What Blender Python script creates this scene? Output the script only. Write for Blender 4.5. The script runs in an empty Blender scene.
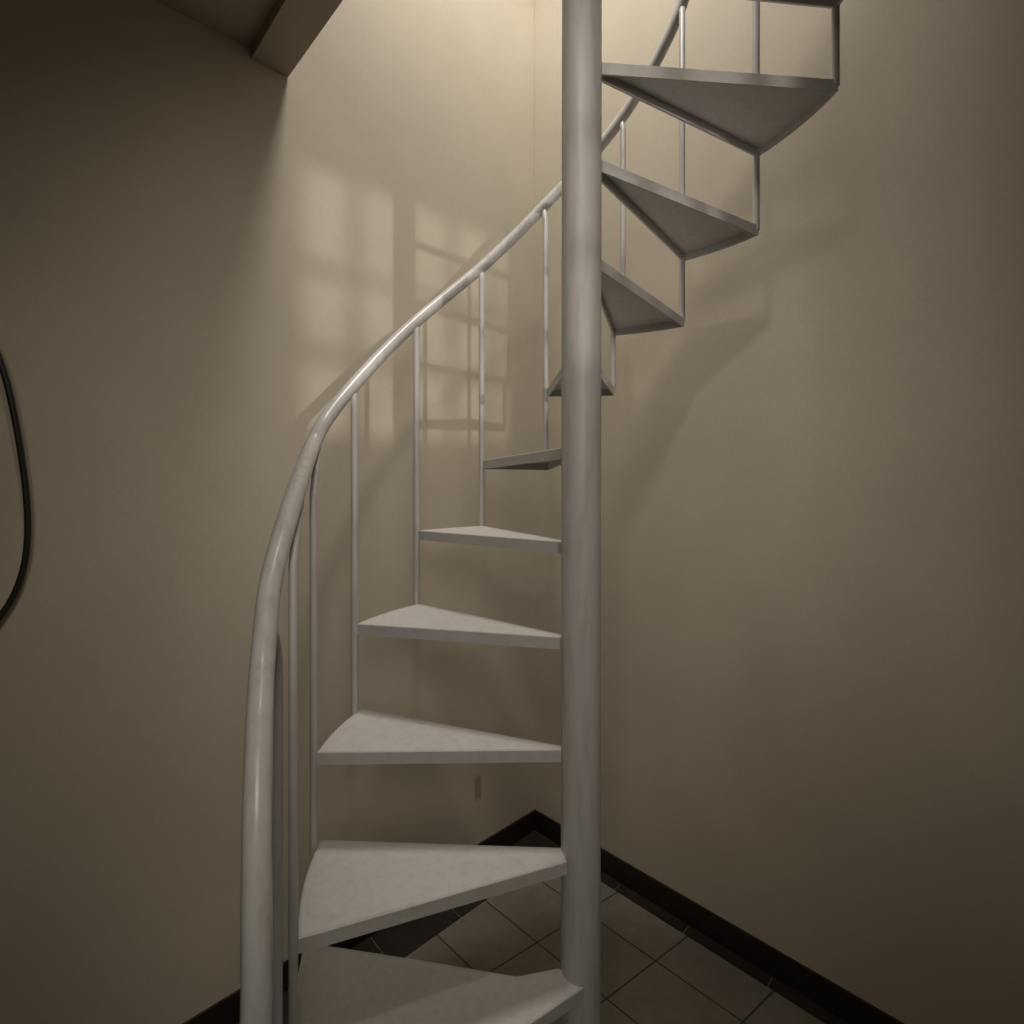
import bpy, bmesh, math
from mathutils import Vector, Matrix

# ---------------------------------------------------------------- layout
F, CY, EYE = 530.0, 472.84, 1.557        # focal length (px), horizon row, eye height
sc = bpy.context.scene
col = sc.collection
PX, PY = 0.154, 1.0817                   # column axis on the floor
R = 0.548                                # radius of tread corners / balusters
TH = 0.0255                              # rim depth of a tread
CX, CYW = 0.1004, 2.315                  # room corner on the floor plan
AR, AL = math.radians(43.6), math.radians(42.6)
DR = Vector((math.cos(AR), -math.sin(AR), 0))    # along the right wall, towards the viewer
DL = Vector((-math.cos(AL), -math.sin(AL), 0))   # along the left wall, towards the viewer
COR = Vector((CX, CYW, 0))
NL = Vector((math.sin(AL), -math.cos(AL), 0))    # left wall, into the room
NR = Vector((-math.sin(AR), -math.cos(AR), 0))   # right wall, into the room
LW, RW = 3.6, 3.6                        # wall lengths
H_LOW = EYE + 1.225                       # underside of the slab
H_TOP = 5.4

# ---------------------------------------------------------------- helpers
def link(o, parent=None):
    col.objects.link(o)
    if parent is not None:
        o.parent = parent
    return o

def obj(name, bm, mat, parent=None, smooth=False):
    bmesh.ops.recalc_face_normals(bm, faces=bm.faces[:])
    me = bpy.data.meshes.new(name)
    bm.to_mesh(me); bm.free()
    if smooth:
        for p in me.polygons: p.use_smooth = True
        try: me.set_sharp_from_angle(angle=math.radians(40))
        except Exception: pass
    me.materials.append(mat)
    return link(bpy.data.objects.new(name, me), parent)

def tag(o, label=None, cat=None, group=None, kind=None):
    if label: o['label'] = label
    if cat: o['category'] = cat
    if group: o['group'] = group
    if kind: o['kind'] = kind
    return o

def prism(bm, pts, z0, z1):
    """closed solid over a plan polygon"""
    lo = [bm.verts.new((p[0], p[1], z0)) for p in pts]
    hi = [bm.verts.new((p[0], p[1], z1)) for p in pts]
    n = len(pts)
    bm.faces.new(lo[::-1]); bm.faces.new(hi)
    for i in range(n):
        j = (i + 1) % n
        bm.faces.new((lo[i], lo[j], hi[j], hi[i]))

def tube(bm, pts, rad, seg=16, cap=True):
    pts = [Vector(p) for p in pts]
    rings = []
    up = None
    for i, p in enumerate(pts):
        a = pts[max(i - 1, 0)]; b = pts[min(i + 1, len(pts) - 1)]
        t = (b - a).normalized()
        if up is None:
            up = t.orthogonal().normalized()
        up = (up - t * up.dot(t)).normalized()
        s = t.cross(up)
        r = rad[i] if isinstance(rad, (list, tuple)) else rad
        rings.append([bm.verts.new(p + (up * math.cos(k * 2 * math.pi / seg) + s * math.sin(k * 2 * math.pi / seg)) * r) for k in range(seg)])
    for A, B in zip(rings, rings[1:]):
        for k in range(seg):
            m = (k + 1) % seg
            bm.faces.new((A[k], A[m], B[m], B[k]))
    if cap:
        bm.faces.new(rings[0][::-1]); bm.faces.new(rings[-1])

def spline(pts, n=6):
    """Catmull-Rom through pts"""
    P = [Vector(p) for p in pts]
    P = [P[0] * 2 - P[1]] + P + [P[-1] * 2 - P[-2]]
    out = []
    for i in range(1, len(P) - 2):
        p0, p1, p2, p3 = P[i - 1:i + 3]
        for k in range(n):
            t = k / n
            out.append(0.5 * ((2 * p1) + (p2 - p0) * t + (2 * p0 - 5 * p1 + 4 * p2 - p3) * t * t + (3 * p1 - p0 - 3 * p2 + p3) * t ** 3))
    out.append(P[-2])
    return out

def strip(p, d, n, s0, s1, t0, t1):
    """plan rectangle: along d from s0 to s1, along n from t0 to t1"""
    return [p + d * s0 + n * t0, p + d * s1 + n * t0, p + d * s1 + n * t1, p + d * s0 + n * t1]

# ---------------------------------------------------------------- materials
class NT:
    def __init__(s, name, rough=.6):
        s.m = bpy.data.materials.new(name); s.m.use_nodes = True
        s.t = s.m.node_tree; s.b = s.t.nodes['Principled BSDF']
        s.b.inputs['Roughness'].default_value = rough
    def n(s, typ, **kw):
        o = s.t.nodes.new(typ)
        for k, v in kw.items(): setattr(o, k, v)
        return o
    def l(s, a, b): s.t.links.new(a, b)
    def math(s, op, a, b=None, clamp=False):
        o = s.n('ShaderNodeMath', operation=op, use_clamp=clamp)
        for i, v in enumerate((a, b)):
            if v is None: continue
            if isinstance(v, (int, float)): o.inputs[i].default_value = v
            else: s.l(v, o.inputs[i])
        return o.outputs[0]
    def noise(s, scale, detail=4, rough=.55, vec=None, dist=0):
        o = s.n('ShaderNodeTexNoise')
        o.inputs['Scale'].default_value = scale; o.inputs['Detail'].default_value = detail
        o.inputs['Roughness'].default_value = rough; o.inputs['Distortion'].default_value = dist
        s.l(vec if vec is not None else s.obj(), o.inputs['Vector'])
        return o.outputs['Fac']
    def obj(s):
        if not hasattr(s, '_o'): s._o = s.n('ShaderNodeTexCoord').outputs['Object']
        return s._o
    def ramp(s, fac, stops):
        o = s.n('ShaderNodeValToRGB'); e = o.color_ramp.elements
        while len(e) < len(stops): e.new(.5)
        for x, (p, c) in zip(e, stops): x.position = p; x.color = (*c, 1)
        s.l(fac, o.inputs[0]); return o.outputs[0]
    def mix(s, fac, a, b):
        o = s.n('ShaderNodeMix', data_type='RGBA')
        for i, v in ((0, fac), (6, a), (7, b)):
            if isinstance(v, (int, float)): o.inputs[i].default_value = v
            elif isinstance(v, tuple): o.inputs[i].default_value = (*v, 1)
            else: s.l(v, o.inputs[i])
        return o.outputs[2]
    def bump(s, h, strength, dist=.002):
        o = s.n('ShaderNodeBump'); o.inputs['Strength'].default_value = strength
        o.inputs['Distance'].default_value = dist; s.l(h, o.inputs['Height']); s.l(o.outputs[0], s.b.inputs['Normal'])
    def color(s, c): s.l(c, s.b.inputs['Base Color'])

WALL = (.58, .515, .415)
def wall_mat(name, c, spots=()):
    m = NT(name, .75)
    f = m.noise(1.6, 5, .6)
    c1 = m.ramp(f, [(.3, tuple(x * .90 for x in c)), (.7, tuple(x * 1.06 for x in c))])
    g = m.ramp(m.noise(120, 3, .7), [(.35, (0, 0, 0)), (.65, (1, 1, 1))])
    c2 = m.mix(m.math('MULTIPLY', g, .22), c1, tuple(x * .74 for x in c))
    if spots:
        sep = m.n('ShaderNodeSeparateXYZ'); m.l(m.obj(), sep.inputs[0])
        for (ctr, hx, hz, dark, amt) in spots:
            du = m.math('DIVIDE', m.math('ABSOLUTE', m.math('SUBTRACT', sep.outputs[0], ctr[0])), hx)
            dz = m.math('DIVIDE', m.math('ABSOLUTE', m.math('SUBTRACT', sep.outputs[2], ctr[2])), hz)
            q = m.math('SUBTRACT', 1.15, m.math('MAXIMUM', du, dz))
            q = m.math('MULTIPLY', q, 3.0, True)
            c2 = m.mix(m.math('MULTIPLY', q, amt), c2, dark)
    m.color(c2)
    m.bump(m.noise(60, 6, .65), .25, .0015)
    return m.m

def metal_mat(name, c=(.53, .508, .497), rough=.45, streak=True, specks=False):
    m = NT(name, rough)
    mp = m.n('ShaderNodeMapping'); mp.inputs['Scale'].default_value = (1, 1, .12 if streak else 1)
    m.l(m.obj(), mp.inputs[0])
    f = m.noise(55, 4, .65, mp.outputs[0])
    c1 = m.ramp(f, [(.28, tuple(x * (.80 if streak else .88) for x in c)), (.5, c), (.75, tuple(min(1, x * 1.05) for x in c))])
    f2 = m.noise(24, 5, .7, mp.outputs[0], .5)
    rust = m.ramp(f2, [(.66, (0, 0, 0)), (.76, (1, 1, 1))])
    c2 = m.mix(m.math('MULTIPLY', rust, .30), c1, (.42, .31, .22))
    if specks:
        vo = m.n('ShaderNodeTexVoronoi'); vo.inputs['Scale'].default_value = 7; m.l(m.obj(), vo.inputs['Vector'])
        d = m.math('ADD', vo.outputs['Distance'], m.math('MULTIPLY', m.noise(260, 2), .06))
        c2 = m.mix(m.math('MULTIPLY', m.math('LESS_THAN', d, .062), .8), c2, (.10, .07, .05))
        st = m.ramp(m.noise(5.5, 5, .65), [(.60, (0, 0, 0)), (.74, (1, 1, 1))])
        c2 = m.mix(m.math('MULTIPLY', st, .22), c2, (.40, .33, .25))
    m.color(c2)
    m.bump(m.noise(120, 3, .6), .15, .0008)
    return m.m

M_WALL_L = wall_mat('cream_plaster_left', WALL, [((-.135, 0, .31), .012, .048, (.20, .165, .13), .55)])
M_WALL_R = wall_mat('cream_plaster_right', WALL)
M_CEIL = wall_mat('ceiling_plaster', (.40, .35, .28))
M_STEEL = metal_mat('white_painted_steel')
M_RIM = metal_mat('white_painted_rim', (.53, .508, .497), .45, False)
M_TREAD = metal_mat('white_painted_tread', (.60, .575, .57), .55, False, True)
M_RAIL = metal_mat('white_painted_rail', (.62, .60, .59), .30)
m = NT('dark_border_tile', .45)
m.color(m.ramp(m.noise(14, 4), [(.3, (.020, .012, .010)), (.7, (.038, .025, .021))])); M_DARK = m.m
m = NT('dark_skirting_paint', .5)
m.color(m.ramp(m.noise(30, 4), [(.3, (.012, .007, .006)), (.7, (.022, .014, .012))])); M_SKIRT = m.m
m = NT('black_cable_rubber', .45); m.b.inputs['Base Color'].default_value = (.008, .007, .007, 1); M_CABLE = m.m
m = NT('grey_door_metal', .5); m.color(m.ramp(m.noise(5), [(.3, (.30, .27, .23)), (.7, (.36, .33, .28))])); M_FRAME = m.m

# floor tiles: lattice laid along the walls
m = NT('grey_floor_tile', .42)
A0 = Vector((0.083, 1.757)); ER = Vector((.197, -.188)); EL = Vector((.178, .122))
det = ER.x * EL.y - ER.y * EL.x
sep = m.n('ShaderNodeSeparateXYZ'); m.l(m.obj(), sep.inputs[0])
dx = m.math('SUBTRACT', sep.outputs[0], A0.x); dy = m.math('SUBTRACT', sep.outputs[1], A0.y)
u = m.math('ADD', m.math('MULTIPLY', dx, EL.y / det), m.math('MULTIPLY', dy, -EL.x / det))
v = m.math('ADD', m.math('MULTIPLY', dx, -ER.y / det), m.math('MULTIPLY', dy, ER.x / det))
def edge(x, w):
    fr = m.math('FRACT', m.math('ADD', x, 100.0))
    d = m.math('MINIMUM', fr, m.math('SUBTRACT', 1.0, fr))
    return m.math('LESS_THAN', d, w)
gr = m.math('MAXIMUM', edge(u, .009), edge(v, .011))
cell = m.n('ShaderNodeCombineXYZ')
m.l(m.math('FLOOR', u), cell.inputs[0]); m.l(m.math('FLOOR', v), cell.inputs[1])
wn = m.n('ShaderNodeTexWhiteNoise', noise_dimensions='2D'); m.l(cell.outputs[0], wn.inputs['Vector'])
base = m.ramp(m.noise(22, 5, .7), [(.3, (.195, .168, .143)), (.7, (.255, .222, .192))])
base = m.mix(m.math('MULTIPLY', wn.outputs['Value'], .25), base, (.17, .145, .125))
m.color(m.mix(gr, base, (.035, .026, .022)))
m.bump(m.math('SUBTRACT', 1.0, gr), .4, .002)
M_FLOOR = m.m

# ---------------------------------------------------------------- the setting
FAR_L = COR + DL * LW; FAR_R = COR + DR * RW; OPP = FAR_L + DR * RW
plan = [COR, FAR_R, OPP, FAR_L]
bm = bmesh.new(); prism(bm, plan, -.15, 0)
tag(obj('floor', bm, M_FLOOR), 'grey square tiled floor with dark grout lines', kind='structure')

STEP_Z = EYE + 1.185
bm = bmesh.new()                                   # lower storey, then the upper wall 8 mm further back
prism(bm, strip(COR, DL, NL, -.14, LW + .1, -.12, 0), -.15, STEP_Z)
prism(bm, strip(COR, DL, NL, -.14, LW + .1, -.12, -.002), STEP_Z, H_TOP)
tag(obj('wall_left', bm, M_WALL_L), 'plain cream plaster wall on the left behind the handrail', kind='structure')
bm = bmesh.new(); prism(bm, strip(COR, DR, NR, 0, RW + .1, -.12, 0), -.15, H_TOP)
tag(obj('wall_right', bm, M_WALL_R), 'plain cream plaster wall on the right of the stair', kind='structure')
bm = bmesh.new(); prism(bm, strip(FAR_L, DR, DL, -.12, RW + .12, 0, .12), -.15, H_TOP)
tag(obj('wall_back', bm, M_WALL_L), 'cream wall behind the viewer, left side', kind='structure')
WT0, WT1, WZ0, WZ1 = 1.20, 1.70, EYE + .475, EYE + .945      # barred window opening behind the viewer
bm = bmesh.new()
prism(bm, strip(FAR_R, DL, DR, -.12, WT0, 0, .12), -.15, H_TOP); prism(bm, strip(FAR_R, DL, DR, WT1, LW + .12, 0, .12), -.15, H_TOP)
prism(bm, strip(FAR_R, DL, DR, WT0, WT1, 0, .12), -.15, WZ0); prism(bm, strip(FAR_R, DL, DR, WT0, WT1, 0, .12), WZ1, H_TOP)
tag(obj('wall_front', bm, M_WALL_R), 'cream wall behind the viewer, right side', kind='structure')

bm = bmesh.new()
for t in (1.208, 1.263, 1.366, 1.469, 1.572, 1.675, 1.692):
    prism(bm, strip(FAR_R, DL, DR, t - .011, t + .011, -.008, .008), WZ0, WZ1)
for z in (.482, .625, .765, .938):
    prism(bm, strip(FAR_R, DL, DR, WT0, WT1, -.010, .010), EYE + z - .011, EYE + z + .011)
tag(obj('window_1', bm, M_FRAME), 'steel barred window opening behind the viewer', kind='structure')

# slab of the upper floor with the stairwell left open, and the beam along the opening
SB = 1.055                                         # where the beam meets the left wall
BD = Vector((.690, -.724, 0)).normalized()
P = COR + DL * SB
OPEN_R = 2.35                                      # opening runs this far along the right wall
def cross(p, d, q, e):
    den = d.x * e.y - d.y * e.x
    w = q - p
    return p + d * ((w.x * e.y - w.y * e.x) / den)
BW = .105
P2 = COR + DL * (SB + BW)
Q = cross(P, BD, COR + DR * OPEN_R, DL); Q2 = cross(P2, BD, COR + DR * OPEN_R, DL)
Q3 = cross(P2, BD, FAR_R, DL)
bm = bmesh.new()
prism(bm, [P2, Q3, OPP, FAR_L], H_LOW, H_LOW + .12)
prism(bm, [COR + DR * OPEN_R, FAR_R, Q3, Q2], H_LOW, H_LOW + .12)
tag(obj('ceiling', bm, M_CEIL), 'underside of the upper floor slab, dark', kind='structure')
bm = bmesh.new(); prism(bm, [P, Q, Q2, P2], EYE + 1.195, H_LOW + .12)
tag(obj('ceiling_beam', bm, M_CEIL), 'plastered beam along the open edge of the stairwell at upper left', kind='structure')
bm = bmesh.new(); prism(bm, [COR - (DL + DR) * .2, FAR_R + DR * .1, OPP + (DL + DR) * .1, FAR_L + DL * .1], H_TOP, H_TOP + .1)
tag(obj('ceiling_upper', bm, M_WALL_R), 'ceiling of the upper storey', kind='structure')

SK = .088
bm = bmesh.new(); prism(bm, strip(COR, DL, NL, .0, LW, 0, .008), 0, SK)
tag(obj('baseboard_left', bm, M_SKIRT), 'dark painted skirting along the left wall', kind='structure')
bm = bmesh.new(); prism(bm, strip(COR, DR, NR, .0, RW, 0, .008), 0, SK)
tag(obj('baseboard_right', bm, M_SKIRT), 'dark painted skirting along the right wall', kind='structure')
def border(name, d, n, ws, offs, step, L, label):
    bm = bmesh.new(); s = offs
    while s < L - .02:
        e = min(s + step - .004, L)
        prism(bm, strip(COR, d, n, max(s, .0), e, .008, ws), 0, .003)
        s += step
    tag(obj(name, bm, M_DARK), label, kind='structure')
border('trim_1', DL, NL, .150, -.02, .27, LW, 'dark floor tile border along the left wall')
border('trim_2', DR, NR, .050, .17, .27, RW, 'narrow dark floor tile border along the right wall')

# ---------------------------------------------------------------- the stair
stair = bpy.data.objects.new('spiral_staircase', None); link(stair)
stair.location = (PX, PY, 0)
tag(stair, 'white painted steel spiral staircase winding around a central column', 'staircase')
def W(p):                                          # world -> stair space
    return Vector((p[0] - PX, p[1] - PY, p[2]))

CO = Vector((-.0135, 0, 0))                        # the treads were welded slightly off the column's axis
# central column (leans a hair to the right towards the top)
bm = bmesh.new()
tube(bm, [(CO.x - .001, 0, 0.0), (CO.x, 0, 1.2), (CO.x + .004, 0, 3.9)], .0403, 40)
column = obj('column', bm, M_STEEL, stair, True)
bm = bmesh.new(); tube(bm, [CO, CO + Vector((0, 0, .008))], .085, 32)
obj('base_plate', bm, M_STEEL, stair, True)

def ang_from_px(x, r, far=True):
    """angle on the cylinder of radius r about the column seen in pixel column x"""
    k = (x - 512) / F
    dx, dy = k, 1.0
    a = dx * dx + dy * dy; b = -2 * (dx * PX + dy * PY); c = PX * PX + PY * PY - r * r
    disc = max(b * b - 4 * a * c, 0)
    Y = (-b + (1 if far else -1) * math.sqrt(disc)) / (2 * a)
    return math.atan2(Y - PY, k * Y - PX)
rad = math.radians
B = {0: rad(213), 1: rad(203.4), 2: rad(181.2)}
for i, x in {3: 357, 4: 418, 5: 482.5, 6: 547.5, 7: 613, 8: 682.5, 9: 757, 10: 837.5}.items():
    B[i] = ang_from_px(x, R) % (2 * math.pi)
B[10] = ang_from_px(836.5, R)
B[9] = ang_from_px(757, R)
for k in (11, 12, 13): B[k] = B[10] - rad(21.5) * (k - 10)
def zt(i):
    z = EYE - .9573 + .2 * (i - 1)
    return z + {1: -.053, 2: -.002, 3: -.007, 6: -.006, 7: .017, 8: .002, 9: -.010, 10: .002, 11: -.019}.get(i, 0)

def polar(r, a, z): return Vector((r * math.cos(a), r * math.sin(a), z))

def tread_outline(a0, a1, r=R, n=7, r_in=.036):
    pts = [CO + polar(r_in, a0, 0)]
    for k in range(n):
        a = a0 + (a1 - a0) * k / (n - 1)
        pts.append(polar(r, a, 0))
    pts.append(CO + polar(r_in, a1, 0))
    return pts

def inset(pts, d):
    c = sum(pts, Vector()) / len(pts)
    n = len(pts); out = []
    area = sum(pts[i].x * pts[(i + 1) % n].y - pts[(i + 1) % n].x * pts[i].y for i in range(n))
    sg = 1 if area > 0 else -1
    for i in range(n):
        p0, p1, p2 = pts[i - 1], pts[i], pts[(i + 1) % n]
        e1 = (p1 - p0).normalized(); e2 = (p2 - p1).normalized()
        n1 = Vector((-e1.y, e1.x, 0)) * sg; n2 = Vector((-e2.y, e2.x, 0)) * sg
        b = (n1 + n2)
        b = b / max(b.length_squared * .5, .35)
        out.append(p1 + b * d)
    return out

# how far the hand-welded treads sit out of level: (at the column, front outer corner, back outer corner)
TILT = {2: (-.006, 0, .004), 4: (.018, 0, 0), 5: (.013, 0, 0), 6: (.020, 0, -.003), 7: (.014, 0, 0), 8: (.021, -.004, -.002), 9: (.024, -.003, 0), 10: (-.002, -.012, 0)}
def warp(bm, i, a0, a1):
    t = TILT.get(i)
    if not t: return
    for v in bm.verts:
        r = math.hypot(v.co.x - CO.x, v.co.y)
        w = min(max((r - .04) / (R - .04), 0), 1)
        f = (math.atan2(v.co.y, v.co.x) - a0 + math.pi) % (2 * math.pi) - math.pi
        g = (a1 - a0 + math.pi) % (2 * math.pi) - math.pi
        f = min(max(f / g, 0), 1)
        v.co.z += t[0] * (1 - w) + w * (t[1] * (1 - f) + t[2] * f)

def make_tread(i, outline, a0=0, a1=1):
    z = zt(i)
    bm = bmesh.new()
    inner = inset(outline, .0035)
    prism(bm, [(p.x, p.y) for p in inner], z - .006, z - .0004)
    warp(bm, i, a0, a1)
    t = obj('tread', bm, M_TREAD, stair)
    bm = bmesh.new()                               # angle-iron rim around the plate
    inn = inset(outline, .0045)
    n = len(outline)
    def ring(pts, zz): return [bm.verts.new((p.x, p.y, zz)) for p in pts]
    o1 = ring(inset(outline, .0012), z); o2 = ring(outline, z - .0015); o3 = ring(outline, z - TH)
    i3 = ring(inn, z - TH); i1 = ring(inn, z)
    for a, b in ((o1, o2), (o2, o3), (o3, i3), (i3, i1), (i1, o1)):
        for k in range(n):
            j = (k + 1) % n
            bm.faces.new((a[k], a[j], b[j], b[k]))
    warp(bm, i, a0, a1)
    obj('rim', bm, M_RIM, t)
    return t

for i in range(2, 13):
    a1 = B[i] - rad({2: 2.3, 3: 2.0, 4: 1.2}.get(i, .5))   # each tread laps a little past the baluster
    o = tread_outline(B[i - 1], a1)
    if i == 2: o[0] = W((.108, 1.043, 0))
    make_tread(i, o, B[i - 1], a1)
# the lowest visible tread is broader and wraps the column
o = [W((.1415, 1.041, 0)), W((.034, .972, 0)), polar(R, rad(213), 0), polar(R + .004, rad(204), 0), polar(R + .010, rad(195), 0), polar(R + .032, rad(185), 0),
     polar(R + .056, rad(174.3), 0), W((-.191, 1.100, 0)), W((.010, 1.064, 0)), W((.093, 1.0815, 0)), W((.112, 1.074, 0)),W((.122, 1.058, 0))]
make_tread(1, o)
tr0 = tread_outline(rad(252), rad(213))
zt0 = zt
def zt(i): return EYE - 1.285 if i == 0 else zt0(i)
make_tread(0, tr0)

# handrail: (pixel, row, angle or None, depth) -> points on the outer cylinder
RR = .582
path = []
up = [(311.5, 448), (324.5, 422), (346, 394), (380, 356.5), (414, 323.5), (448, 295), (482, 267), (516, 235), (548, 202), (580, 169),
      (606, 139), (628, 109), (648, 76), (665, 44), (680, 10), (690, -18)]
for (x, y) in up:
    a = ang_from_px(x, RR)
    p = polar(RR, a, 0); Y = p.y + PY
    path.append((a, Vector((p.x, p.y, EYE + (CY - y) / F * Y))))
def pxd(x, y, Y): return Vector(((x - 512) / F * Y - PX, Y - PY, EYE + (CY - y) / F * Y))
low = [pxd(x, y, Y) for (x, y, Y) in [(298.5, 484, .935), (288.3, 516.6, .875), (278.7, 549, .832), (270.6, 583, .798), (267, 613, .775),
                                      (265, 634.6, .758), (262.3, 665, .735)]]
tail = [pxd(259.3, 728, .677), pxd(257.2, 815, .630), pxd(256.6, 900, .604), pxd(256.8, 985, .592)]
end = tail[-1]
tail += [Vector((end.x, end.y - .004, end.z - .12)), Vector((end.x, end.y - .005, .45)), Vector((end.x, end.y - .005, 0.0))]
# continue the helix upwards past the frame
a_end = path[-1][0]; zz = path[-1][1].z
dz = (path[-1][1].z - path[-5][1].z) / (path[-5][0] - path[-1][0])
upper = [polar(RR, a_end - rad(8) * k, zz + dz * rad(8) * k) for k in range(1, 13)]
rail_pts = tail[::-1] + low[::-1] + [p for _, p in path] + upper
bm = bmesh.new(); tube(bm, spline(rail_pts, 5), .0165, 20)
obj('handrail', bm, M_RAIL, stair, True)

SPL = spline(rail_pts[len(tail) - 1:], 24)
def rail_over(x, side):
    """point of the rail standing in the same line of sight as a baluster"""
    best = None
    for p in SPL:
        d = abs((p.x + PX) / (p.y + PY) * F + 512 - x) + (0 if (p - side).length < .9 else 1e3)
        if best is None or d < best[0]: best = (d, p)
    return best[1]

def baluster(pts, r=.0085, mat=None):
    bm = bmesh.new(); tube(bm, pts, r, 14)
    return obj('baluster', bm, M_STEEL, stair, True)
for i in range(1, 13):
    a = B[i]
    RB = R + .007 if i <= 5 else R - .003
    if i == 6: a = ang_from_px(545.5, RB)
    bot = polar(RB, a, zt(i) - .012)
    mid = polar(RB, a, zt(i + 1) - .003)
    r = .0074 if i <= 2 else .0085
    if i > 9:
        t = polar(RR, a, 0)
        t = min(SPL, key=lambda p: abs((math.atan2(p.y, p.x) - a + math.pi) % (2 * math.pi) - math.pi))
    else:
        q = polar(RB, a, EYE)
        t = rail_over(512 + F * (q.x + PX) / (q.y + PY) + {1: 3, 2: 2, 6: -1, 7: 9}.get(i, 0), mid + Vector((0, 0, .6)))
    hi = Vector((t.x, t.y, t.z - .012))
    lo = polar(RB, a, t.z - (.12 if i <= 2 else .06))
    if i <= 2: hi = Vector((t.x + .004, t.y + .004, t.z - .016))
    if i == 7:                                     # this one is set back on the upper tread
        a2 = ang_from_px(622.5, RB)
        baluster([bot, polar(RB, a, zt(8) - .012)], r)
        baluster([polar(RB, a2, zt(8) - .003), Vector((t.x, t.y - .02, t.z - .05)), hi], r)
        continue
    baluster([bot, mid, lo, hi], r)
# newel rod beside the foot of the rail
a = rad(204.5); q = polar(.580, a, 0)
g = pxd(269, 626, .775)
bm = bmesh.new(); tube(bm, spline([(q.x, q.y, 0.0), (q.x, q.y, .6), (q.x, q.y, 1.05), (q.x, q.y, EYE - .30), (g.x, g.y, g.z)], 4), .0092, 16)
obj('newel', bm, M_STEEL, stair, True)

# ---------------------------------------------------------------- hanging cable at the left
def wall_px(x, y, off):
    k = (x - 512) / F
    p = COR + NL * off
    s = (p.x - k * p.y) / (k * DL.y - DL.x)
    q = p + DL * s
    return Vector((q.x, q.y, EYE + (CY - y) / F * q.y))
cp = [(-62, 300), (-30, 316), (-8, 343), (6, 380), (16, 425), (23, 468), (27, 505), (27.5, 538), (24, 565), (16, 590), (4, 611), (-14, 632), (-48, 650), (-80, 655)]
offs = [.006, .02, .03, .035, .035, .03, .03, .03, .03, .03, .03, .03, .02, .006]
bm = bmesh.new(); tube(bm, spline([wall_px(x, y, o) for (x, y), o in zip(cp, offs)], 6), .0062, 12)
tag(obj('cable', bm, M_CABLE, None, True), 'black rubber cable drooping in a loop on the wall at the left edge', 'cable')

# ---------------------------------------------------------------- light
def lamp(name, typ, loc, energy, color, size=.1, target=None, **kw):
    L = bpy.data.lights.new(name, typ); L.energy = energy; L.color = color
    if typ in ('POINT', 'SPOT'): L.shadow_soft_size = size
    else: L.size = size
    for k, v in kw.items(): setattr(L, k, v)
    o = bpy.data.objects.new(name, L); o.location = loc; link(o)
    if target is not None:
        o.rotation_euler = (Vector(target) - Vector(loc)).to_track_quat('-Z', 'Y').to_euler()
    return o
WARM = (1.0, .92, .80)
lamp('upper_storey_lamp', 'SPOT', (.10, 1.18, EYE + 3.05), 205, (1.0, .945, .85), .25, (.12, 2.05, EYE + .9), spot_size=rad(90), spot_blend=1.0)
lamp('lower_room_lamp', 'SPOT', (-.037, .23, EYE + 1.19), 14, WARM, .05, (-.08, 1.5, EYE - .10), spot_size=rad(108), spot_blend=1.0)
lamp('fill_spot', 'SPOT', (.25, -.9, EYE + .55), 41, WARM, .30, (-.10, 1.4, EYE - .22), spot_size=rad(72), spot_blend=1.0)  # added soft fill from behind the viewer, not a fixture of the room
lamp('lamp_outside_window', 'SPOT', (3.823, -4.507, EYE + .9), 500, (1, .93, .83), .055, (-.38, 1.87, EYE + .6), spot_size=rad(25), spot_blend=.2)

w = bpy.data.worlds.new('dim'); sc.world = w; w.use_nodes = True
w.node_tree.nodes['Background'].inputs[0].default_value = (.05, .045, .04, 1)

# ---------------------------------------------------------------- camera
cam = bpy.data.cameras.new('camera'); co = bpy.data.objects.new('camera', cam); link(co)
cam.sensor_fit = 'HORIZONTAL'; cam.sensor_width = 36; cam.lens = 36 * F / 1024
cam.shift_y = -(512 - CY) / 1024; cam.clip_start = .02
co.location = (0, 0, EYE); co.rotation_euler = (math.pi / 2, 0, 0)
sc.camera = co
vs = sc.view_settings
vs.view_transform = 'Standard'; vs.look = 'None'; vs.gamma = 1; vs.use_curve_mapping = False
vs.exposure = 0
